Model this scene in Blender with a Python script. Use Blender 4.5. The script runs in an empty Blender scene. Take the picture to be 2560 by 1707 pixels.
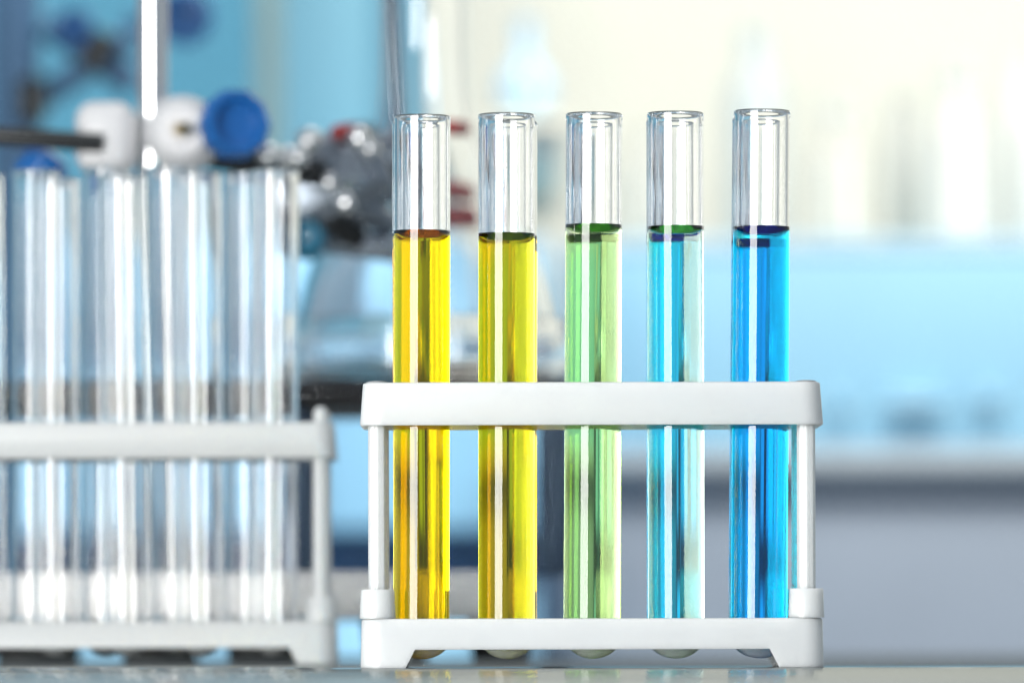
import bpy, bmesh, math, random
from mathutils import Vector, Matrix
from mathutils.geometry import tessellate_polygon

random.seed(7)
PI = math.pi
scene = bpy.context.scene
COL = scene.collection

# ------------------------------------------------------------------ camera
D0 = 1.8                       # camera to front face of the rack (m)
FPX = 8875.0 * D0              # focal length in pixels of the 2560 px wide photograph
HZ = 1580.0                    # horizon row in the photograph
CAMH = (1669.0 - HZ) / 8875.0  # camera height above the bench

def P(px, py, d):
    """point seen at pixel (px,py) of the photograph at distance d"""
    return Vector(((px - 1280.0) * d / FPX, d - D0, CAMH + (HZ - py) * d / FPX))

cam_d = bpy.data.cameras.new('camera')
cam = bpy.data.objects.new('camera', cam_d)
COL.objects.link(cam)
cam.location = (0, -D0, CAMH)
cam.rotation_euler = (PI / 2, 0, 0)
cam.rotation_euler = (Matrix.Rotation(PI / 2, 4, 'X') @ Matrix.Rotation(math.radians(-0.15), 4, 'Z')).to_euler()
cam_d.sensor_width = 36.0
cam_d.lens = FPX / 2560.0 * 36.0
cam_d.shift_y = (HZ - 853.5) / 2560.0
cam_d.clip_start = 0.05
cam_d.clip_end = 60
cam_d.dof.use_dof = True
cam_d.dof.focus_distance = D0 + 0.006
cam_d.dof.aperture_fstop = cam_d.lens / 1000.0 / 0.0172
scene.camera = cam

# ------------------------------------------------------------------ world and lamps
world = bpy.data.worlds.new('World')
scene.world = world
world.use_nodes = True
bg = world.node_tree.nodes['Background']
bg.inputs['Color'].default_value = (0.80, 0.90, 1.0, 1)
bg.inputs['Strength'].default_value = 0.42

def area_lamp(name, loc, target, sx, sy, watts, color):
    l = bpy.data.lights.new(name, 'AREA')
    l.shape = 'RECTANGLE'
    l.size = sx
    l.size_y = sy
    l.energy = watts
    l.color = color
    o = bpy.data.objects.new(name, l)
    COL.objects.link(o)
    o.location = loc
    v = Vector(target) - Vector(loc)
    o.rotation_euler = v.to_track_quat('-Z', 'Y').to_euler()
    return o

area_lamp('softbox_lamp', (-0.66, -1.0, 0.21), (0, 0, 0.12), 0.70, 0.60, 20.0, (1.0, 0.99, 0.97))
area_lamp('room_lamp', (0.6, 1.9, 2.2), (0.45, 4.6, 0.45), 3.4, 1.0, 142.0, (1.0, 0.985, 0.94))

area_lamp('overhead_fill', (0.1, 0.05, 1.5), (0.1, 0.1, 0.0), 0.9, 0.9, 4.5, (1.0, 0.99, 0.97))  # added unseen fill, brightens the bench and the liquid rings from above

scene.view_settings.view_transform = 'Standard'
scene.view_settings.look = 'None'
scene.view_settings.exposure = 0.0
scene.view_settings.gamma = 1.0

scene.render.engine = 'CYCLES'
cy = scene.cycles
cy.max_bounces = 110
cy.diffuse_bounces = 4
cy.glossy_bounces = 24
cy.transmission_bounces = 110
cy.transparent_max_bounces = 128
cy.caustics_reflective = True
cy.caustics_refractive = True
cy.blur_glossy = 0.3
cy.sample_clamp_indirect = 12
cy.use_denoising = True
cy.use_adaptive_sampling = False
cy.sampling_pattern = 'TABULATED_SOBOL'
cy.scrambling_distance = 0.16
try:
    cy.denoiser = 'OPENIMAGEDENOISE'
    cy.denoising_input_passes = 'RGB'
except Exception:
    pass

# ------------------------------------------------------------------ materials
def new_mat(name):
    m = bpy.data.materials.new(name)
    m.use_nodes = True
    return m, m.node_tree.nodes, m.node_tree.links

def pbr(name, col, rough=0.5, metal=0.0, spec=0.5, var=0.06, scale=30.0, bump=0.0, bscale=200.0, sss=0.0, coat=0.0):
    m, n, l = new_mat(name)
    b = n['Principled BSDF']
    b.inputs['Roughness'].default_value = rough
    b.inputs['Metallic'].default_value = metal
    b.inputs['Specular IOR Level'].default_value = spec
    tc = n.new('ShaderNodeTexCoord')
    nz = n.new('ShaderNodeTexNoise')
    nz.inputs['Scale'].default_value = scale
    nz.inputs['Detail'].default_value = 5
    l.new(tc.outputs['Object'], nz.inputs['Vector'])
    rp = n.new('ShaderNodeValToRGB')
    rp.color_ramp.elements[0].position = 0.3
    rp.color_ramp.elements[1].position = 0.7
    rp.color_ramp.elements[0].color = (*[c * (1 - var) for c in col], 1)
    rp.color_ramp.elements[1].color = (*[min(1, c * (1 + var)) for c in col], 1)
    l.new(nz.outputs['Fac'], rp.inputs['Fac'])
    l.new(rp.outputs['Color'], b.inputs['Base Color'])
    if bump > 0:
        n2 = n.new('ShaderNodeTexNoise')
        n2.inputs['Scale'].default_value = bscale
        n2.inputs['Detail'].default_value = 4
        l.new(tc.outputs['Object'], n2.inputs['Vector'])
        bp = n.new('ShaderNodeBump')
        bp.inputs['Strength'].default_value = bump
        bp.inputs['Distance'].default_value = 0.0005
        l.new(n2.outputs['Fac'], bp.inputs['Height'])
        l.new(bp.outputs['Normal'], b.inputs['Normal'])
    if sss > 0:
        b.inputs['Subsurface Weight'].default_value = sss
        b.inputs['Subsurface Radius'].default_value = (1.0, 0.95, 0.9)
        b.inputs['Subsurface Scale'].default_value = 0.006
    if coat > 0:
        b.inputs['Coat Weight'].default_value = coat
        b.inputs['Coat Roughness'].default_value = 0.05
    return m

def glass_mat(name, ior, col=(1, 1, 1), rough=0.0):
    m, n, l = new_mat(name)
    n.remove(n['Principled BSDF'])
    g = n.new('ShaderNodeBsdfGlass')
    g.inputs['IOR'].default_value = ior
    g.inputs['Color'].default_value = (*col, 1)
    g.inputs['Roughness'].default_value = rough
    l.new(g.outputs['BSDF'], n['Material Output'].inputs['Surface'])
    return m

NG, NL = 1.50, 1.335

def liquid_mat(name, T, path=0.0135):
    """T: transmitted colour over one tube width.  The meniscus refracts, the wetted sides belong to the glass."""
    m, n, l = new_mat(name)
    n.remove(n['Principled BSDF'])
    out = n['Material Output']
    tr = n.new('ShaderNodeBsdfTransparent')
    g = n.new('ShaderNodeBsdfGlass')
    g.inputs['IOR'].default_value = NL
    g.inputs['Roughness'].default_value = 0.0
    at = n.new('ShaderNodeAttribute')
    at.attribute_name = 'meniscus'
    mx = n.new('ShaderNodeMixShader')
    l.new(at.outputs['Fac'], mx.inputs[0])
    l.new(tr.outputs[0], mx.inputs[1])
    l.new(g.outputs[0], mx.inputs[2])
    l.new(mx.outputs[0], out.inputs['Surface'])
    sig = [-math.log(max(t, 1e-4)) / path for t in T]
    den = max(sig)
    va = n.new('ShaderNodeVolumeAbsorption')
    va.inputs['Density'].default_value = den
    va.inputs['Color'].default_value = (*[1 - s / den for s in sig], 1)
    l.new(va.outputs[0], out.inputs['Volume'])
    return m

M = {}
M['glass'] = glass_mat('clear_glass', NG)
M['wet_glass'] = glass_mat('wet_glass', NG / NL)
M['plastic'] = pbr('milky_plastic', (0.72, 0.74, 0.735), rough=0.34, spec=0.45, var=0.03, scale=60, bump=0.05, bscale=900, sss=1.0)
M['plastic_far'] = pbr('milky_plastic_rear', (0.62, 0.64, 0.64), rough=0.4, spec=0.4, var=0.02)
def bench_mat():
    m, n, l = new_mat('bench_laminate')
    n.remove(n['Principled BSDF'])
    tc = n.new('ShaderNodeTexCoord')
    nz = n.new('ShaderNodeTexNoise')
    nz.inputs['Scale'].default_value = 320
    nz.inputs['Detail'].default_value = 6
    l.new(tc.outputs['Object'], nz.inputs['Vector'])
    rp = n.new('ShaderNodeValToRGB')
    rp.color_ramp.elements[0].position = 0.35
    rp.color_ramp.elements[1].position = 0.65
    rp.color_ramp.elements[0].color = (0.205, 0.222, 0.222, 1)
    rp.color_ramp.elements[1].color = (0.225, 0.243, 0.243, 1)
    l.new(nz.outputs['Fac'], rp.inputs['Fac'])
    d = n.new('ShaderNodeBsdfDiffuse')
    l.new(rp.outputs['Color'], d.inputs['Color'])
    g = n.new('ShaderNodeBsdfAnisotropic')
    g.inputs['Roughness'].default_value = 0.045
    g.inputs['Color'].default_value = (0.92, 0.93, 0.90, 1)
    mx = n.new('ShaderNodeMixShader')
    mx.inputs[0].default_value = 0.30
    l.new(d.outputs[0], mx.inputs[1])
    l.new(g.outputs[0], mx.inputs[2])
    l.new(mx.outputs[0], n['Material Output'].inputs['Surface'])
    return m
M['bench'] = bench_mat()
M['chrome'] = pbr('chrome', (0.80, 0.81, 0.82), rough=0.07, metal=1.0, var=0.02)
M['dark_metal'] = pbr('dark_metal', (0.045, 0.048, 0.05), rough=0.35, metal=0.6, var=0.1)
M['steel_grey'] = pbr('steel_grey', (0.42, 0.45, 0.48), rough=0.2, metal=1.0, var=0.1)
M['steel_dark'] = pbr('steel_dark', (0.26, 0.30, 0.35), rough=0.25, metal=0.8, var=0.15)
M['teal_knob'] = pbr('teal_knob', (0.03, 0.20, 0.32), rough=0.3, var=0.08)
M['white_paint'] = pbr('white_enamel', (0.74, 0.74, 0.75), rough=0.35, var=0.03)
M['blue_knob'] = pbr('blue_knob', (0.012, 0.13, 0.42), rough=0.28, var=0.06)
M['blue_knob_dark'] = pbr('blue_knob_dark', (0.02, 0.12, 0.34), rough=0.4, var=0.06)
M['black'] = pbr('black_iron', (0.012, 0.013, 0.015), rough=0.5, var=0.1)
M['red'] = pbr('red_rubber', (0.45, 0.045, 0.045), rough=0.5, var=0.06)
M['brass'] = pbr('brass', (0.55, 0.38, 0.14), rough=0.25, metal=1.0, var=0.03)
M['platform'] = pbr('platform_enamel', (0.88, 0.865, 0.84), rough=0.4, var=0.03)
M['rubber'] = pbr('rubber', (0.03, 0.03, 0.03), rough=0.7, var=0.05)
M['navy'] = pbr('navy_paint', (0.045, 0.085, 0.145), rough=0.5, var=0.1)
M['cyan_wall'] = pbr('cyan_wall_paint', (0.10, 0.36, 0.51), rough=0.6, var=0.06, scale=3)
M['sky_panel'] = pbr('light_blue_panel', (0.34, 0.68, 0.94), rough=0.5, var=0.05, scale=3)
M['door_slate'] = pbr('door_slate', (0.13, 0.23, 0.32), rough=0.5, var=0.10, scale=6)
M['slate'] = pbr('slate_blue_paint', (0.08, 0.18, 0.32), rough=0.5, var=0.08, scale=5)
M['board_blue'] = pbr('board_blue', (0.20, 0.43, 0.54), rough=0.5, var=0.05, scale=3)
M['pale_blue'] = pbr('pale_blue_panel', (0.50, 0.72, 0.84), rough=0.5, var=0.05, scale=3)
M['white_wall'] = pbr('white_wall_paint', (0.87, 0.84, 0.72), rough=0.7, var=0.05, scale=2.5)
M['cabinet_blue'] = pbr('cabinet_blue', (0.29, 0.55, 0.72), rough=0.5, var=0.06, scale=3)
M['cabinet_grey'] = pbr('cabinet_grey', (0.27, 0.32, 0.39), rough=0.5, var=0.08, scale=3)
M['worktop'] = pbr('worktop_grey', (0.46, 0.52, 0.56), rough=0.4, var=0.05)
M['handle'] = pbr('handle_grey', (0.30, 0.50, 0.63), rough=0.4, metal=0.5)
M['bottle_white'] = pbr('bottle_white', (0.80, 0.79, 0.73), rough=0.35, var=0.03)
M['bottle_cream'] = pbr('bottle_cream', (0.72, 0.70, 0.62), rough=0.45, var=0.05)
M['bottle_blue'] = pbr('bottle_pale_blue', (0.52, 0.74, 0.90), rough=0.3, var=0.04)
M['bottle_pale'] = pbr('bottle_pale', (0.66, 0.70, 0.68), rough=0.3, var=0.04)
M['grey_paint'] = pbr('grey_paint', (0.58, 0.58, 0.53), rough=0.5, var=0.05)
M['sage'] = pbr('sage_grey', (0.20, 0.29, 0.29), rough=0.5, var=0.08)

# ------------------------------------------------------------------ object helpers
def mesh_obj(name, bm, mats, parent=None, smooth=True, recalc=True, loc=None, sharp=40):
    if recalc:
        bmesh.ops.recalc_face_normals(bm, faces=bm.faces)
    if smooth:
        lim = math.radians(sharp)
        for f in bm.faces:
            f.smooth = True
        for e in bm.edges:
            if len(e.link_faces) == 2 and e.calc_face_angle(0) > lim:
                e.smooth = False
    me = bpy.data.meshes.new(name)
    bm.to_mesh(me)
    bm.free()
    for m in (mats if isinstance(mats, (list, tuple)) else [mats]):
        me.materials.append(m)
    o = bpy.data.objects.new(name, me)
    COL.objects.link(o)
    if loc is not None:
        o.location = loc
    if parent is not None:
        o.parent = parent
    return o

def empty(name, loc, label, cat, group=None):
    o = bpy.data.objects.new(name, None)
    COL.objects.link(o)
    o.location = loc
    o.empty_display_size = 0.01
    tag(o, label, cat, group)
    return o

def tag(o, label, cat, group=None):
    o['label'] = label
    o['category'] = cat
    if group:
        o['group'] = group
    return o

def struct(o):
    o['kind'] = 'structure'
    return o

def lathe(prof, seg=64, bm=None, axis=None, fn=None):
    """revolve profile [(r,z)...] about Z.  r==0 ends become poles.  fn(r,z,theta,i) may change r"""
    bm = bm or bmesh.new()
    rings = []
    for i, (r, z) in enumerate(prof):
        if r < 1e-9:
            rings.append([bm.verts.new((0, 0, z))])
        else:
            ring = []
            for k in range(seg):
                t = 2 * PI * k / seg
                rr = fn(r, z, t, i) if fn else r
                ring.append(bm.verts.new((rr * math.cos(t), rr * math.sin(t), z)))
            rings.append(ring)
    bands = []
    for i in range(len(rings) - 1):
        a, b = rings[i], rings[i + 1]
        fs = []
        for k in range(seg):
            k2 = (k + 1) % seg
            if len(a) == 1 and len(b) == 1:
                continue
            if len(a) == 1:
                fs.append(bm.faces.new((a[0], b[k], b[k2])))
            elif len(b) == 1:
                fs.append(bm.faces.new((a[k], b[0], a[k2])))
            else:
                fs.append(bm.faces.new((a[k], b[k], b[k2], a[k2])))
        bands.append(fs)
    return bm, bands

def box(cx, cy_, cz, sx, sy, sz, bev=0.0, bm=None, seg=2):
    bm2 = bmesh.new()
    bmesh.ops.create_cube(bm2, size=1.0)
    for v in bm2.verts:
        v.co = Vector((cx + v.co.x * sx, cy_ + v.co.y * sy, cz + v.co.z * sz))
    if bev > 0:
        bmesh.ops.bevel(bm2, geom=list(bm2.edges), offset=bev, segments=seg, affect='EDGES', profile=0.5)
    if bm is None:
        return bm2
    me = bpy.data.meshes.new('tmp')
    bm2.to_mesh(me)
    bm2.free()
    bm.from_mesh(me)
    bpy.data.meshes.remove(me)
    return bm

def tube_between(a, b, r, seg=24, bev=0.0, bm=None, r2=None):
    """closed round bar from a to b with softened ends"""
    a, b = Vector(a), Vector(b)
    L = (b - a).length
    r2 = r if r2 is None else r2
    e = bev if bev > 0 else min(r, L) * 0.12
    prof = [(0, 0), (r - e, 0), (r - e * 0.3, e * 0.3), (r, e), (r2, L - e), (r2 - e * 0.3, L - e * 0.3), (r2 - e, L), (0, L)]
    t, _ = lathe(prof, seg)
    q = (b - a).to_track_quat('Z', 'Y').to_matrix().to_4x4()
    q.translation = a
    t.transform(q)
    if bm is None:
        return t
    me = bpy.data.meshes.new('tmp')
    t.to_mesh(me)
    t.free()
    bm.from_mesh(me)
    bpy.data.meshes.remove(me)
    return bm

# ------------------------------------------------------------------ setting: bench
b = box(0, (1.12 + 2.85) / 2 - D0, -0.015, 3.0, 2.85 - 1.12, 0.03, 0.0015)
struct(mesh_obj('bench_top', b, M['bench'], sharp=25))

# ------------------------------------------------------------------ test tubes
def arc(cx, cz, r, a0, a1, n):
    return [(cx + r * math.cos(a0 + (a1 - a0) * i / n), cz + r * math.sin(a0 + (a1 - a0) * i / n)) for i in range(n + 1)]

def make_tube(label, base, top, R, wall, contact=None, liq=None, seg=96, group=None, wob=0.15, seed=0):
    """glass tube with a round bottom at base, rim centre at top; contact: height of the wetted edge above the bottom"""
    base, top = Vector(base), Vector(top)
    H = (top - base).length
    root = empty('test_tube', base, label, 'test tube', group)
    root.rotation_euler = (top - base).to_track_quat('Z', 'Y').to_euler()
    rnd = random.Random(seed)
    ph = [(rnd.choice([2, 3, 5, 7, 9, 11, 14, 17]), rnd.random() * 6.28, rnd.uniform(0.3, 1.0)) for _ in range(6)]
    ri = R - wall
    def inner(r, z, t, i=0):
        if r < ri * 0.9:
            return r
        s = sum(a * math.sin(k * t + p + 3.0 * z) for k, p, a in ph)
        return r + wob * 0.000018 * s
    prof = []
    o = arc(0, R, R, -PI / 2, 0, 14)
    o[0] = (0, 0)
    prof += o
    nz = 6
    lip = wall * 0.62
    zt = H - lip
    prof.append((R, R + 0.0002))
    for i in range(1, nz + 1):
        prof.append((R, R + (zt - 0.0030 - R) * i / nz))
    # rounded, slightly fire-polished lip
    prof += [(R, zt - 0.0016), (R + 0.00008, zt - 0.0007)]
    prof += [(R - wall * 0.5 + (wall * 0.5 + 0.00008) * math.cos(a), zt + lip * math.sin(a)) for a in [PI * k / 10 for k in range(0, 10)]]
    n_out = len(prof)
    prof += [(ri - 0.00012, zt - 0.0002), (ri - 0.00008, zt - 0.0009), (ri, zt - 0.0022), (ri, zt - 0.0025)]
    bottom_i = wall * 1.15
    if contact is None:
        zc = R + 0.02
    else:
        zc = contact
    zs = [zt - 0.0025 + (zc - zt + 0.0025) * i / 4 for i in range(1, 5)]
    for z in zs:
        prof.append((ri, z))
    i_contact = len(prof) - 1
    zl = ri + bottom_i + 0.0002
    for i in range(1, 9):
        prof.append((ri, zc + (zl - zc) * i / 8))
    prof.append((ri, ri + bottom_i))
    ib = arc(0, ri + bottom_i, ri, 0, -PI / 2, 14)[1:]
    ib[-1] = (0, bottom_i)
    prof += ib
    bm, bands = lathe(prof, seg, fn=lambda r, z, t, i: inner(r, z, t) if i >= n_out + 2 else r)
    if contact is not None:
        for bi, fs in enumerate(bands):
            if bi >= i_contact:
                for f in fs:
                    f.material_index = 1
    mesh_obj('glass_wall', bm, [M['glass'], M['wet_glass']], root, sharp=80)
    if contact is not None:
        dl = 0.00003
        rl = ri - dl
        pl = [(0, bottom_i + dl)] + arc(0, ri + bottom_i, rl, -PI / 2, 0, 14)[1:]
        pl.append((rl, zl))
        for i in range(1, 9):
            pl.append((rl, zl + (zc - zl) * i / 8))
        i_c = len(pl) - 1
        mh, slope, soft = 0.0024, 0.80, 0.00020
        for i in range(1, 26):
            f_ = i / 25.0
            x = rl * f_
            r = rl - x
            v = mh - slope * x
            z = zc - mh + soft * math.log(1 + math.exp(min(v / soft, 50.0)))
            pl.append((r if i < 25 else 0.0, z))
        bm, bands = lathe(pl, seg, fn=lambda r, z, t, i: (inner(r + dl, z, t) - dl) if i <= i_c else r)
        flags = [1.0 if bi >= i_c else 0.0 for bi, fs in enumerate(bands) for f in fs]
        lo = mesh_obj('liquid', bm, liq, root, sharp=60)
        at = lo.data.attributes.new('meniscus', 'FLOAT', 'FACE')
        at.data.foreach_set('value', flags)
    return root

# ------------------------------------------------------------------ test tube rack
def rounded_rect(x0, x1, y0, y1, r, n=8):
    pts = []
    for cx, cy2, a in ((x1 - r, y0 + r, -PI / 2), (x1 - r, y1 - r, 0), (x0 + r, y1 - r, PI / 2), (x0 + r, y0 + r, PI)):
        for i in range(n + 1):
            t = a + (PI / 2) * i / n
            pts.append((cx + r * math.cos(t), cy2 + r * math.sin(t)))
    return pts

def deck(bm, outer, holes, z, flip=False):
    polys = [[Vector((x, y, z)) for x, y in outer]] + [[Vector((x, y, z)) for x, y in h] for h in holes]
    flat = [v for p in polys for v in p]
    vs = [bm.verts.new(v) for v in flat]
    for t in tessellate_polygon(polys):
        try:
            bm.faces.new([vs[i] for i in t])
        except ValueError:
            pass
    out = []
    k = 0
    for p in polys:
        out.append(vs[k:k + len(p)])
        k += len(p)
    return out

def bridge(bm, a, b):
    n = len(a)
    for i in range(n):
        j = (i + 1) % n
        bm.faces.new((a[i], a[j], b[j], b[i]))

def ring_verts(bm, pts, z):
    return [bm.verts.new((x, y, z)) for x, y in pts]

def circle(cx, cy2, r, n=40):
    return [(cx + r * math.cos(-2 * PI * i / n), cy2 + r * math.sin(-2 * PI * i / n)) for i in range(n)]

def make_rack(name, label, x0, x1, dep, cols, rows, mat, loc, peg=0.0, posts_in=0.0, row_shift=0.0, holer=0.0088, group=None):
    """x0..x1: footprint in local x; front face at local y = 0, bench at z = 0"""
    root = empty(name, loc, label, 'tube rack', group)
    ZT, ZU, ZB, ZS = 0.0805, 0.0684, 0.01395, 0.0052
    w = 0.0019
    holes = [circle(c + (row_shift if j else 0), r, holer) for j, r in enumerate(rows) for c in cols]
    # top plate: a shallow tray turned upside down, sides flaring downward
    bm = bmesh.new()
    def rr(i, rad):
        return rounded_rect(x0 + i, x1 - i, i, dep - i, max(rad - i * 0.5, 0.0004))
    top = deck(bm, rr(0.0016, 0.0062), holes, ZT)
    lvl = [rr(0.0010, 0.0062), rr(0.00085, 0.0062), rr(0.0, 0.0065)]
    zz = [ZT - 0.00018, ZT - 0.0006, ZU + 0.0003]
    prev = top[0]
    for p, z in zip(lvl, zz):
        cur = ring_verts(bm, p, z)
        bridge(bm, prev, cur)
        prev = cur
    for p, z in ((rr(0.0003, 0.0065), ZU), (rr(w - 0.0002, 0.0065), ZU), (rr(w, 0.0065), ZU + 0.0003)):
        cur = ring_verts(bm, p, z)
        bridge(bm, prev, cur)
        prev = cur
    under = deck(bm, rr(w + 0.0010, 0.0062), holes, ZT - 0.0028)
    bridge(bm, prev, under[0])
    for a, c in zip(top[1:], under[1:]):
        bridge(bm, a, c)
    mesh_obj('top_plate', bm, mat, root, sharp=50)
    # base plate with a skirt that runs down to a foot at either end
    bm = bmesh.new()
    top = deck(bm, rr(0.0012, 0.006), holes, ZB)
    e1 = ring_verts(bm, rr(0.0006, 0.006), ZB - 0.00018)
    bridge(bm, top[0], e1)
    fa, fb = 0.0128, 0.0155
    def skirt(pts_ring, mid_z=None):
        zs = []
        for x, y in pts_ring:
            s = min(x - x0, x1 - x)
            if s <= fa:
                zs.append(0.0)
            elif s >= fb:
                zs.append(ZS)
            else:
                zs.append(ZS * (s - fa) / (fb - fa))
        return zs
    def dense(pts):
        # add the foot corners along the long edges
        res = []
        n = len(pts)
        for i in range(n):
            a, c = pts[i], pts[(i + 1) % n]
            res.append(a)
            if abs(a[0] - c[0]) > 0.05:
                xs = [x0 + fa, x0 + fb, (x0 + x1) / 2 - 0.02, (x0 + x1) / 2 + 0.02, x1 - fb, x1 - fa]
                if a[0] > c[0]:
                    xs = xs[::-1]
                for x in xs:
                    res.append((x, a[1] + (c[1] - a[1]) * (x - a[0]) / (c[0] - a[0])))
            elif abs(a[1] - c[1]) > 0.02:
                for y in (0.012, dep - 0.012) if a[1] < c[1] else (dep - 0.012, 0.012):
                    res.append((a[0], y))
        return res
    # rebuild e1 densely so that the skirt has the foot corners
    bmesh.ops.delete(bm, geom=e1, context='VERTS')
    outer_d = dense(rr(0.0006, 0.006))
    inner_d = dense(rr(0.0012, 0.006))
    # deck rim ring (dense) joined to deck by a narrow strip
    bm.free()
    bm = bmesh.new()
    top = deck(bm, inner_d, holes, ZB)
    e1 = ring_verts(bm, outer_d, ZB - 0.00018)
    bridge(bm, top[0], e1)
    o0 = dense(rr(0.0003, 0.006))
    o1 = dense(rr(0.0, 0.006))
    e2 = ring_verts(bm, o0, ZB - 0.0006)
    bridge(bm, e1, e2)
    e3 = [bm.verts.new((x, y, z)) for (x, y), z in zip(o1, skirt(o1))]
    bridge(bm, e2, e3)
    i1 = dense(rr(w, 0.006))
    # inner side of the skirt uses the same heights so that the wall stays even
    e4 = [bm.verts.new((x, y, z)) for (x, y), z in zip(i1, skirt(o1))]
    bridge(bm, e3, e4)
    u = deck(bm, dense(rr(w + 0.0005, 0.006)), holes, ZB - 0.0028)
    bridge(bm, e4, u[0])
    for a, c in zip(top[1:], u[1:]):
        bridge(bm, a, c)
    bp = mesh_obj('base_plate', bm, mat, root, sharp=50)
    ci, co, cz = 0.00835, 0.00920, 0.0117
    pr = arc(0, cz, co, -PI / 2, -0.07, 12) + [(co - 0.0002, ZB - 0.00283), (ci + 0.0001, ZB - 0.00283)] + arc(0, cz, ci, -0.07, -PI / 2, 12)
    pr[0] = (0, cz - co)
    pr[-1] = (0, cz - ci)
    cm, _ = lathe(pr, 40)
    first = None
    for j, r in enumerate(rows):
        for c in cols:
            p = (c + (row_shift if j else 0), r, 0)
            if first is None:
                first = mesh_obj('cup', cm, mat, bp, loc=p, sharp=60)
            else:
                q = first.copy()
                COL.objects.link(q)
                q.parent = bp
                q.location = p
    # four fluted posts, each with a collar at the foot
    for xi, s in ((x0 + 0.0048, 1), (x1 - 0.0048, -1)):
        for yy in (0.0056, dep - 0.0056):
            def flute(r, z, t, i):
                return r * (1 + 0.055 * math.cos(8 * t))
            hgt = ZT - 0.0029 - ZB
            bm, _ = lathe([(0, 0.0001), (0.0025, 0.0001), (0.0025, hgt * 0.5), (0.00245, hgt), (0, hgt)], 64, fn=flute)
            post = mesh_obj('post', bm, mat, root, loc=(xi + s * 0.0001, yy, ZB), sharp=60)
            bm, _ = lathe([(0, 0.0), (0.00515, 0.0), (0.00510, 0.0004), (0.00475, 0.0080), (0.00455, 0.00825), (0.0024, 0.00825), (0, 0.0082)], 48)
            mesh_obj('collar', bm, mat, post, loc=(0, 0, 0.00005), sharp=50)
            if peg > 0:
                prof = [(0, 0), (0.0024, 0), (0.0024, peg * 0.55), (0.0020, peg * 0.82), (0.0012, peg * 0.96), (0, peg)]
                bm, _ = lathe(prof, 32)
                mesh_obj('peg', bm, mat, post, loc=(0, 0, ZT - ZB + 0.0001))
            else:
                prof = [(0, 0), (0.0030, 0), (0.0026, 0.00035), (0.0012, 0.0005), (0, 0.0004)]
                bm, _ = lathe(prof, 32)
                mesh_obj('peg', bm, mat, post, loc=(0, 0, ZT - ZB + 0.00005))
    return root

K = 8875.0
rx0, rx1 = (900 - 1280) / K, (2062 - 1280) / K
ROWY = (0.0132, 0.0330)
FD = D0 + ROWY[0]
BD = D0 + ROWY[1]
cols = [(c - 1280) / FPX * FD for c in (1056, 1268, 1483, 1691, 1902)]
make_rack('test_tube_rack', 'milky white plastic tube rack in sharp focus holding the coloured liquids',
          rx0, rx1, 0.0465, cols, ROWY, M['plastic'], (0, 0, 0), holer=0.0089)

LQ = {
    'yellow': liquid_mat('yellow_liquid', (0.99, 0.90, 0.022)),
    'lime': liquid_mat('lime_liquid', (0.86, 0.90, 0.11)),
    'green': liquid_mat('pale_green_liquid', (0.82, 0.96, 0.58)),
    'cream': liquid_mat('pale_cream_green_liquid', (0.85, 0.985, 0.85)),
    'blue': liquid_mat('blue_liquid', (0.012, 0.70, 0.94)),
    'amber': liquid_mat('amber_liquid', (0.985, 0.67, 0.02)),
    'gold': liquid_mat('gold_liquid', (0.95, 0.62, 0.04)),
    'mint': liquid_mat('mint_green_liquid', (0.58, 0.85, 0.48)),
    'cyan': liquid_mat('cyan_liquid', (0.004, 0.70, 0.98)),
    'deep': liquid_mat('deep_blue_liquid', (0.008, 0.62, 0.93)),
}
#        top cx, bottom cx, rim y, bottom y, ring-top y, liquid
front = [(1059, 1053, 290, 1645, 577, 'yellow', 'clear glass test tube of bright yellow liquid, leftmost in the front row'),
         (1270, 1266, 286, 1644, 584, 'lime', 'clear glass test tube of yellow-green liquid, second from left in front row'),
         (1489, 1479, 284, 1643, 562, 'green', 'clear glass test tube of pale green liquid in the middle of the front row'),
         (1692, 1691, 282, 1642, 566, 'cream', 'clear glass test tube of very pale green liquid between pale green and blue ones'),
         (1909, 1897, 277, 1641, 567, 'blue', 'clear glass test tube of bright blue liquid, rightmost in the front row')]
G1 = 'filled test tubes in the sharp rack'
for i, (ct, cb, yt, yb, yc, lq, lab) in enumerate(front):
    roll = (cb - 1280) * math.tan(math.radians(0.15))
    pb, pt = P(cb, yb + roll, FD), P(ct, yt + roll, FD)
    pb.z = 0.0037
    zc = P(ct, yc + roll, FD).z - pb.z
    make_tube(lab, pb, pt, 0.0080, 0.00105, zc, LQ[lq], group=G1, seed=10 + i)
back = [(1053, 1054, 303, 1640, 583, 'amber', 'clear glass test tube of amber liquid directly behind the bright yellow one'),
        (1277, 1272, 304, 1640, 590, 'gold', 'clear glass test tube of golden liquid directly behind the yellow-green one'),
        (1489, 1482, 304, 1640, 590, 'mint', 'clear glass test tube of mint green liquid directly behind the pale green one'),
        (1689, 1687, 301, 1640, 588, 'cyan', 'clear glass test tube of cyan blue liquid behind the very pale green one'),
        (1904, 1890, 297, 1640, 602, 'deep', 'clear glass test tube of deep blue liquid directly behind the bright blue one')]
for i, (ct, cb, yt, yb, yc, lq, lab) in enumerate(back):
    roll = (cb - 1280) * math.tan(math.radians(0.15))
    pb, pt = P(cb, yb + roll, BD), P(ct, yt + roll, BD)
    pb.z = 0.0037
    zc = P(ct, yc + roll, BD).z - pb.z
    make_tube(lab, pb, pt, 0.0080, 0.00105, zc, LQ[lq], group=G1, seed=30 + i)

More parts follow.
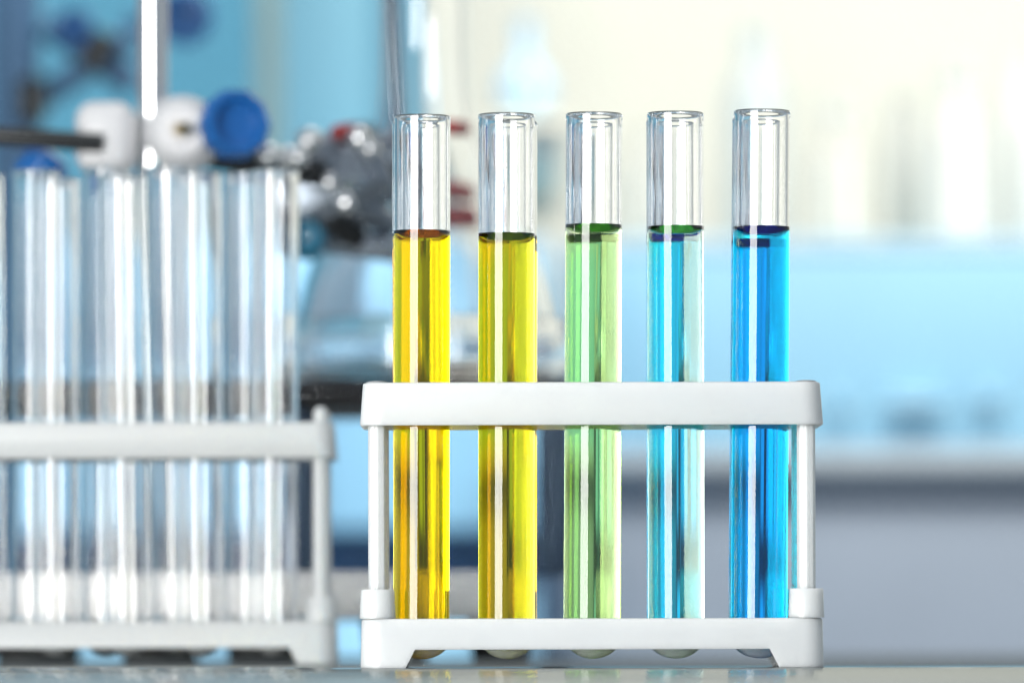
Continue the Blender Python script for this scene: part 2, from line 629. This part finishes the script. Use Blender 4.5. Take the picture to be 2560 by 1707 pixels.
# ------------------------------------------------------------------ rear rack with empty tubes (left, out of focus)
D1 = 2.135
s1 = D1 / FPX
rxr = (838 - 1280) * s1
rxl = rxr - (rx1 - rx0)
DR0, DR1 = D1 + ROWY[0], D1 + ROWY[1]
fc = [683 - 181 * k for k in range(5)][::-1]
colsr = [(c - 1280) / FPX * DR0 for c in fc]
cxr = (rxl + rxr) / 2
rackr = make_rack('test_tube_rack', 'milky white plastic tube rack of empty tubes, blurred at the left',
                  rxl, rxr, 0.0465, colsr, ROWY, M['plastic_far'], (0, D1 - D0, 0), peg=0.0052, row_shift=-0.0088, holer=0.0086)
words = ['fifth from right', 'fourth from right', 'third from right', 'second from right', 'rightmost']
G2 = 'empty test tubes in the blurred rack'
rr_ = random.Random(3)
for i, c in enumerate(fc):
    x = (c - 1280) / FPX * DR0
    dx = rr_.uniform(-0.0016, 0.0016)
    make_tube('empty clear glass test tube, %s of the front row in the blurred rack' % words[i],
              (x, DR0 - D0, 0.0037), (x + dx, DR0 - D0 + rr_.uniform(-0.001, 0.001), 0.1652 + rr_.uniform(-0.0026, 0.0020)), 0.0080, 0.00105, seg=64, group=G2, seed=50 + i, wob=0.4)
for i, c in enumerate(fc):
    x = (c - 1280) / FPX * DR0 - 0.0088
    dx = rr_.uniform(-0.0022, 0.0014)
    make_tube('empty clear glass test tube, %s of the back row in the blurred rack' % words[i],
              (x, DR1 - D0, 0.0037), (x + dx, DR1 - D0, 0.1670 + rr_.uniform(-0.0024, 0.0022)), 0.0080, 0.00105, seg=64, group=G2, seed=70 + i, wob=0.4)

# ------------------------------------------------------------------ retort stand behind the rear rack
DS = 2.36
u = DS / FPX
pz0, pz1 = 0.0150, 0.0330
px0, px1 = (-420 - 1280) * 2.42 / FPX, (1325 - 1280) * 2.42 / FPX
st = empty('retort_stand', (P(385, 0, DS).x, DS - D0, 0), 'chrome retort stand rod on a wide pale grey base behind the empty tubes', 'stand')
sx, sy = st.location.x, st.location.y
def loc_(v):
    return Vector(v) - st.location
bm = box((px0 + px1) / 2 - sx, 2.50 - D0 - sy, (pz0 + pz1) / 2, px1 - px0, 0.20, pz1 - pz0, 0.003)
basep = mesh_obj('base', bm, M['platform'], st, sharp=35)
for fx in (375, 640, 985, 1250, 60):
    fxx = (fx - 1280) * 2.42 / FPX - sx
    for fy in (2.425, 2.575):
        bm, _ = lathe([(0, 0), (0.010, 0), (0.011, 0.002), (0.0125, pz0 - 0.0001), (0, pz0 - 0.0001)], 32)
        mesh_obj('foot', bm, M['rubber'], basep, loc=(fxx, fy - D0 - sy, 0))
bm = tube_between((0, 0, pz1 - 0.001), (0, 0, 0.62), 0.0057, 48)
mesh_obj('rod', bm, M['chrome'], st)

# boss head with knobs
bh = empty('boss_head', P(385, 335, DS), 'white enamelled boss head with two blue knobs clamped on the chrome rod', 'clamp')
def bl(px, py, d=DS):
    return P(px, py, d) - bh.location
r_ = lambda n: n * u
# left body: hooked casting
bm = box(bl(270, 345).x, 0.001, bl(0, 345).z, r_(150), 0.030, r_(180), 0.0068, seg=4)
mesh_obj('body', bm, M['white_paint'], bh)
bm, _ = lathe([(0, 0), (r_(62), 0), (r_(88), 0.004), (r_(95), 0.010), (r_(95), 0.022), (r_(88), 0.028), (r_(60), 0.032), (0, 0.032)], 40)
bm.transform(Matrix.Translation(bl(462, 335) + Vector((0, 0.016, 0))) @ Matrix.Rotation(PI / 2, 4, 'X'))
mesh_obj('jaw', bm, M['white_paint'], bh)
bm = tube_between(bl(455, 332) + Vector((0, -0.018, 0)), bl(475, 332) + Vector((0, -0.0235, 0)), 0.0022)
mesh_obj('screw', bm, M['brass'], bh)
def knob(px, py, rpx, axis, d, parent, mat, depth=0.014, origin=None):
    R = rpx * d / FPX
    prof = [(0, 0.0), (R * 0.55, 0.0), (R * 0.95, depth * 0.25), (R, depth * 0.5), (R * 0.97, depth * 0.85), (R * 0.86, depth), (R * 0.70, depth * 0.97), (R * 0.62, depth * 0.70), (R * 0.4, depth * 0.62), (0, depth * 0.62)]
    def lob(r, z, t, i):
        return r * (1 + 0.025 * math.cos(10 * t)) if 2 <= i <= 5 else r
    bm, _ = lathe(prof, 80, fn=lob)
    q = Vector(axis).to_track_quat('Z', 'Y').to_matrix().to_4x4()
    q.translation = P(px, py, d) - (origin if origin is not None else parent.location)
    bm.transform(q)
    return mesh_obj('knob', bm, mat, parent)
k1 = knob(572, 318, 88, (0.30, -0.80, 0.05), DS - 0.02, bh, M['blue_knob'])
bm = tube_between(bl(470, 325) + Vector((0, 0.0, 0)), bl(565, 320) + Vector((0, -0.016, 0)), 0.0035)
mesh_obj('screw', bm, M['chrome'], bh)
k2 = knob(140, 385, 66, (-0.5, 0.1, -0.6), DS + 0.02, bh, M['blue_knob'])

# dark cross rod entering from the left
bm = tube_between(P(-260, 318, DS - 0.012), P(262, 356, DS - 0.014), 0.0036, 32)
tag(mesh_obj('cross_rod', bm, M['dark_metal']), 'dark metal rod held sideways by the boss head at the left edge', 'rod')

# jaw clamp reaching right to the flask neck
DF = 2.55
cl = empty('flask_clamp', P(640, 400, DS), 'dark jawed clamp with chrome screws and red sleeves gripping the flask', 'clamp')
def cc(px, py, d=DS):
    return P(px, py, d) - cl.location
bm = tube_between(cc(500, 380, DS + 0.012), cc(800, 432, 2.42), 0.0052, 32)
mesh_obj('arm', bm, M['dark_metal'], cl)
bm = box(0, 0, 0, 0.044, 0.018, 0.030, 0.006, seg=3)
bm.transform(Matrix.Translation(cc(830, 440, 2.44)) @ Matrix.Rotation(math.radians(-25), 4, 'Y'))
mesh_obj('head', bm, M['steel_dark'], cl)
for a, b_, r0, r1, m in ((cc(820, 420, 2.44), cc(1010, 335, 2.478), 0.0060, 0.0042, 'steel_dark'),
                         (cc(815, 470, 2.44), cc(980, 560, 2.47), 0.0075, 0.0055, 'steel_dark'),
                         (cc(800, 500, 2.45), cc(905, 610, 2.47), 0.0070, 0.0050, 'dark_metal'),
                         (cc(835, 395, 2.44), cc(925, 330, 2.46), 0.0058, 0.0045, 'dark_metal')):
    bm = tube_between(a, b_, r0, 28, r2=r1)
    mesh_obj('jaw', bm, M[m], cl)
for px, py, d, w_, h_, an in ((880, 500, 2.462, 0.052, 0.017, -28), (905, 400, 2.462, 0.046, 0.011, 18), (900, 610, 2.468, 0.040, 0.010, 8)):
    bm = box(0, 0, 0, w_, 0.008, h_, 0.003, seg=3)
    bm.transform(Matrix.Translation(cc(px, py, d)) @ Matrix.Rotation(math.radians(an), 4, 'Y'))
    mesh_obj('jaw_plate', bm, M['steel_dark'], cl)
knob(778, 606, 50, (-0.15, -1, 0.1), 2.44, cl, M['teal_knob'], depth=0.012)
for a, b_, r0 in ((cc(1125, 318, 2.470), cc(1165, 322, 2.49), 0.0030), (cc(840, 332, 2.42), cc(880, 322, 2.43), 0.0028),
                  (cc(1120, 472, 2.66), cc(1215, 478, 2.67), 0.0040), (cc(1110, 545, 2.66), cc(1220, 540, 2.67), 0.0048),
                  (cc(905, 560, 2.66), cc(985, 552, 2.67), 0.0024)):
    bm = tube_between(a, b_, r0, 24, bev=r0 * 0.5)
    mesh_obj('red_sleeve', bm, M['red'], cl)
for px, py, d, R in ((675, 385, 2.36, 0.0042), (775, 350, 2.40, 0.0048), (722, 392, 2.38, 0.0042), (748, 392, 2.38, 0.0040),
                     (828, 455, 2.415, 0.0034), (900, 345, 2.42, 0.0042), (868, 505, 2.43, 0.004), (928, 372, 2.42, 0.0032)):
    bm, _ = lathe([(0, -0.006), (R * 0.7, -0.006), (R, -0.0045), (R, 0.001), (R * 0.92, 0.0025), (R * 0.62, 0.0034), (0, 0.0037)], 32)
    q = Vector((-0.17, -0.98, 0.02)).to_track_quat('Z', 'Y').to_matrix().to_4x4()
    q.translation = cc(px, py, d)
    bm.transform(q)
    mesh_obj('screw', bm, M['chrome'], cl)

# low black-topped bench, water dish and conical flask
ybt, ybb = 945, 1015
bt = empty('low_bench', (P(1000, 0, DF).x, DF - D0, pz1), 'black topped low bench with navy legs under the flask', 'bench')
zt_, zb_ = P(0, ybt, DF - 0.07).z, P(0, ybb, DF - 0.07).z
x0_, x1_ = P(-500, 0, DF).x, P(1432, 0, DF).x
lo_ = bt.location
bm = box((x0_ + x1_) / 2 - lo_.x, 0.01, (zt_ + zb_) / 2 - lo_.z, x1_ - x0_, 0.155, zt_ - zb_, 0.003)
mesh_obj('top', bm, M['black'], bt, sharp=30)
for lx in (1385, 745, 120, -440):
    for ly in (-0.055, 0.075):
        bm = box(P(lx, 0, DF).x - lo_.x, ly, (zb_ - pz1) / 2, 0.012, 0.012, zb_ - pz1 - 0.0002, 0.0015)
        mesh_obj('leg', bm, M['navy'], bt, sharp=30)
fz = lambda py: (935 - py) * DF / FPX
fr = lambda w: w * DF / FPX
fb = Vector((P(1062, 0, DF).x, DF - D0 + 0.012, zt_ + 0.0028))
th = 0.0027
# dish
Rd, Hd = fr(368), fz(772)
bm, _ = lathe([(0, 0), (Rd - 0.004, 0), (Rd - 0.001, 0.001), (Rd, 0.004), (Rd, Hd * 0.5), (Rd, Hd - 0.0012), (Rd + 0.0004, Hd - 0.0004), (Rd - 0.001, Hd), (Rd - 0.0022, Hd - 0.0008), (Rd - 0.0022, Hd * 0.5), (Rd - 0.0024, 0.005), (Rd - 0.006, 0.0024), (0, 0.0024)], 80)
ds = mesh_obj('glass_dish', bm, M['glass'], loc=(fb.x, fb.y, zt_ + 0.0002))
tag(ds, 'wide low glass dish standing on the black low bench', 'dish')
outp = [(0, 0), (fr(290), 0), (fr(318), fz(927)), (fr(330), fz(905)), (fr(329), fz(860)), (fr(322), fz(790)), (fr(300), fz(690)), (fr(255), fz(560)), (fr(200), fz(440)),
        (fr(150), fz(350)), (fr(126), fz(285)), (fr(117), fz(210)), (fr(113), fz(100)), (fr(113), fz(-120)), (fr(118), fz(-150)), (fr(124), fz(-165))]
inp = [(r - th, z) for r, z in outp[4:]][::-1]
inp += [(fr(322) - th, fz(900)), (fr(300) - th, th * 1.2), (0, th * 1.2)]
bm, _ = lathe(outp + inp, 72)
fl = mesh_obj('conical_flask', bm, M['glass'], loc=fb)
tag(fl, 'large clear conical flask with tall neck standing in the dish', 'flask')
bm = tube_between((fb.x + fr(-40), fb.y, fb.z + 0.0047), (fb.x + fr(-92), fb.y - 0.004, fb.z + fz(-420)), 0.0025, 32)  # added rod, stands in for the dark refracting edge of the neck
tag(mesh_obj('neck_edge_rod', bm, M['steel_dark']), 'dark rod added inside the conical flask for the dark edge of its neck', 'rod')

# ------------------------------------------------------------------ far room: walls, cabinets, second stand, glassware
DW = 7.0
def panel(name, x0, x1, y0, y1, d, thick, mat, parent=None, bev=0.004):
    a, c = P(x0, y1, d), P(x1, y0, d)
    o = Vector((0, 0, 0)) if parent is None else parent.location
    bm = box((a.x + c.x) / 2 - o.x, a.y + thick / 2 - o.y, (a.z + c.z) / 2 - o.z, c.x - a.x, thick, c.z - a.z, bev)
    return mesh_obj(name, bm, mat, parent, sharp=30)
struct(panel('wall_left', -9000, 1090, -4500, 2600, DW, 0.08, M['cyan_wall']))
struct(panel('wall_right', 1090.5, 12000, -4500, 2600, DW, 0.08, M['white_wall']))

# left cupboard standing in front of the cyan wall
cb = empty('wall_cupboard', P(330, 1700, 6.0), 'light blue cupboard with a dark recess, out of focus behind the flask', 'cupboard')
panel('front_panel', -3000, 1375, 600, 1320, 6.0, 0.35, M['sky_panel'], cb)
panel('recess', -3000, 1375, 1320.5, 1470, 6.08, 0.27, M['navy'], cb)
panel('plinth', -3000, 1375, 1470.5, 2200, 6.0, 0.35, M['sky_panel'], cb)
panel('upper_door', -3000, 655, 470, 800, 5.93, 0.06, M['door_slate'], cb)
panel('side_post', 1340, 1425, 1040, 1640, 5.9, 0.06, M['navy'], cb)
panel('side_post', 690, 770, 760, 1440, 5.9, 0.06, M['slate'], cb)

# right bench unit
rb = empty('lab_counter', P(2000, 1700, 6.1), 'pale blue fronted lab counter with grey plinth, blurred at the right', 'counter')
panel('worktop', 1430, 9000, 598, 632, 6.095, 0.60, M['pale_blue'], rb)
panel('drawer_front', 1430, 9000, 632.5, 1120, 6.1, 0.50, M['cabinet_blue'], rb)
panel('ledge', 1430, 9000, 1120.5, 1172, 6.065, 0.535, M['worktop'], rb)
panel('plinth', 1430, 9000, 1172.5, 2300, 6.12, 0.48, M['cabinet_grey'], rb)
for hx0, hx1, hy in ((2085, 2120, 1012), (2225, 2360, 1008), (2450, 2505, 1000)):
    h = panel('handle', hx0, hx1, hy - 20, hy + 20, 6.06, 0.035, M['handle'], rb, 0.002)

def bottle(name, label, cat, px, ybase, ytop, wpx, d, mat, neck=0.45, shoulder=0.7, group=None, cap=None):
    base = P(px, ybase, d)
    H = (ybase - ytop) * d / FPX
    R = wpx / 2 * d / FPX
    prof = [(0, 0), (R * 0.9, 0), (R, H * 0.02), (R, H * shoulder * 0.9), (R * 0.92, H * shoulder), (R * neck * 1.15, H * (shoulder + 0.1)), (R * neck, H * (shoulder + 0.14)), (R * neck, H * 0.97), (R * neck * 1.1, H * 0.975), (R * neck * 1.1, H), (0, H)]
    bm, _ = lathe(prof, 40)
    o = mesh_obj(name, bm, mat, loc=base)
    tag(o, label, cat, group)
    if cap:
        bm, _ = lathe([(0, 0), (R * neck * 1.3, 0), (R * neck * 1.35, H * 0.01), (R * neck * 1.3, H * 0.12), (0, H * 0.13)], 32)
        mesh_obj('cap', bm, cap, o, loc=(0, 0, H + 0.0005))
    return o
GB = 'reagent bottles on the lab counter'
bottle('reagent_bottle', 'blurred white bottle with tall neck at far right of the counter', 'bottle', 2400, 597.5, 210, 150, 6.25, M['bottle_white'], group=GB, cap=M['bottle_white'])
bottle('reagent_bottle', 'blurred grey bottle left of the white bottle on the counter', 'bottle', 2270, 597.5, 250, 105, 6.45, M['grey_paint'], group=GB, neck=0.6)
bottle('reagent_bottle', 'blurred pale bottle behind the rightmost filled tubes', 'bottle', 1895, 597.5, 70, 150, 6.45, M['bottle_pale'], group=GB, neck=0.5)
bottle('reagent_bottle', 'blurred cream bottle between the blue tubes and the grey bottle', 'bottle', 2100, 597.5, 300, 130, 6.3, M['bottle_cream'], group=GB, cap=M['bottle_white'])
bottle('reagent_bottle', 'blurred cream bottle behind the pale green tubes', 'bottle', 1640, 597.5, 330, 150, 6.4, M['bottle_cream'], group=GB, neck=0.55)
bottle('reagent_bottle', 'blurred white bottle cut off by the right edge of the picture', 'bottle', 2560, 597.5, 120, 130, 6.4, M['bottle_white'], group=GB)
# round flask, its blurred highlight put into the pale blue body colour
bm, _ = lathe([(0, 0), (0.012, 0.001), (0.021, 0.008), (0.0255, 0.020), (0.0245, 0.031), (0.018, 0.042), (0.0095, 0.048), (0.0085, 0.052), (0.0085, 0.085), (0.010, 0.087), (0, 0.0872)], 40)
o = mesh_obj('round_flask', bm, M['bottle_blue'], loc=P(1318, 292, 5.7))
tag(o, 'pale blue round flask blurred behind the yellow-green tube rim', 'flask')
# shelf bracket carrying the round flask
sh = panel('wall_shelf', 1225, 1420, 292.6, 318, 5.6, 1.3, M['white_wall'])
tag(sh, 'short white shelf under the pale blue round flask', 'shelf')

# second stand far left with blue knobs
D2 = 3.7
s2 = empty('retort_stand', (P(40, 0, D2).x, D2 - D0, P(0, 1500, D2).z), 'slate blue stand with dark blue knobs, heavily blurred at upper left', 'stand')
def c2(px, py, d=D2):
    return P(px, py, d) - s2.location
bm = tube_between(c2(40, 1500), c2(40, -700), 0.0145, 32)
mesh_obj('rod', bm, M['slate'], s2)
bm = tube_between(c2(70, 265), c2(330, 95, D2 - 0.02), 0.0075, 24)
mesh_obj('arm', bm, M['slate'], s2)
bm = tube_between(c2(120, 55), c2(340, 210), 0.0085, 24)
mesh_obj('arm', bm, M['slate'], s2)
bm = box(0, 0, 0, 0.016, 0.02, 0.024, 0.004)
bm.transform(Matrix.Translation(c2(248, 128, D2 - 0.03)) @ Matrix.Rotation(math.radians(30), 4, 'Y'))
mesh_obj('joint', bm, M['dark_metal'], s2)
bm = box(0, 0, 0, 0.016, 0.02, 0.026, 0.004)
bm.transform(Matrix.Translation(c2(84, 248, D2 - 0.03)))
mesh_obj('joint', bm, M['dark_metal'], s2)
knob(185, 72, 46, (0.2, -1, 0.1), D2 - 0.03, s2, M['blue_knob_dark'])
knob(462, 45, 72, (0.1, -1, 0.05), D2 - 0.03, s2, M['blue_knob_dark'])
bm = tube_between(c2(330, 60, D2), c2(470, 45, D2 - 0.03), 0.006, 24)
mesh_obj('arm', bm, M['slate'], s2)
# sage grey upright
up = panel('upright', 640, 702, -2500, 599.5, 6.1, 0.06, M['sage'])
tag(up, 'grey-green upright blurred against the cyan wall above the flask clamp', 'post')
pb_ = panel('wall_board', 702.5, 940, -2500, 599.5, 6.3, 0.04, M['board_blue'])
tag(pb_, 'pale blue board on the wall behind the flask neck', 'board')
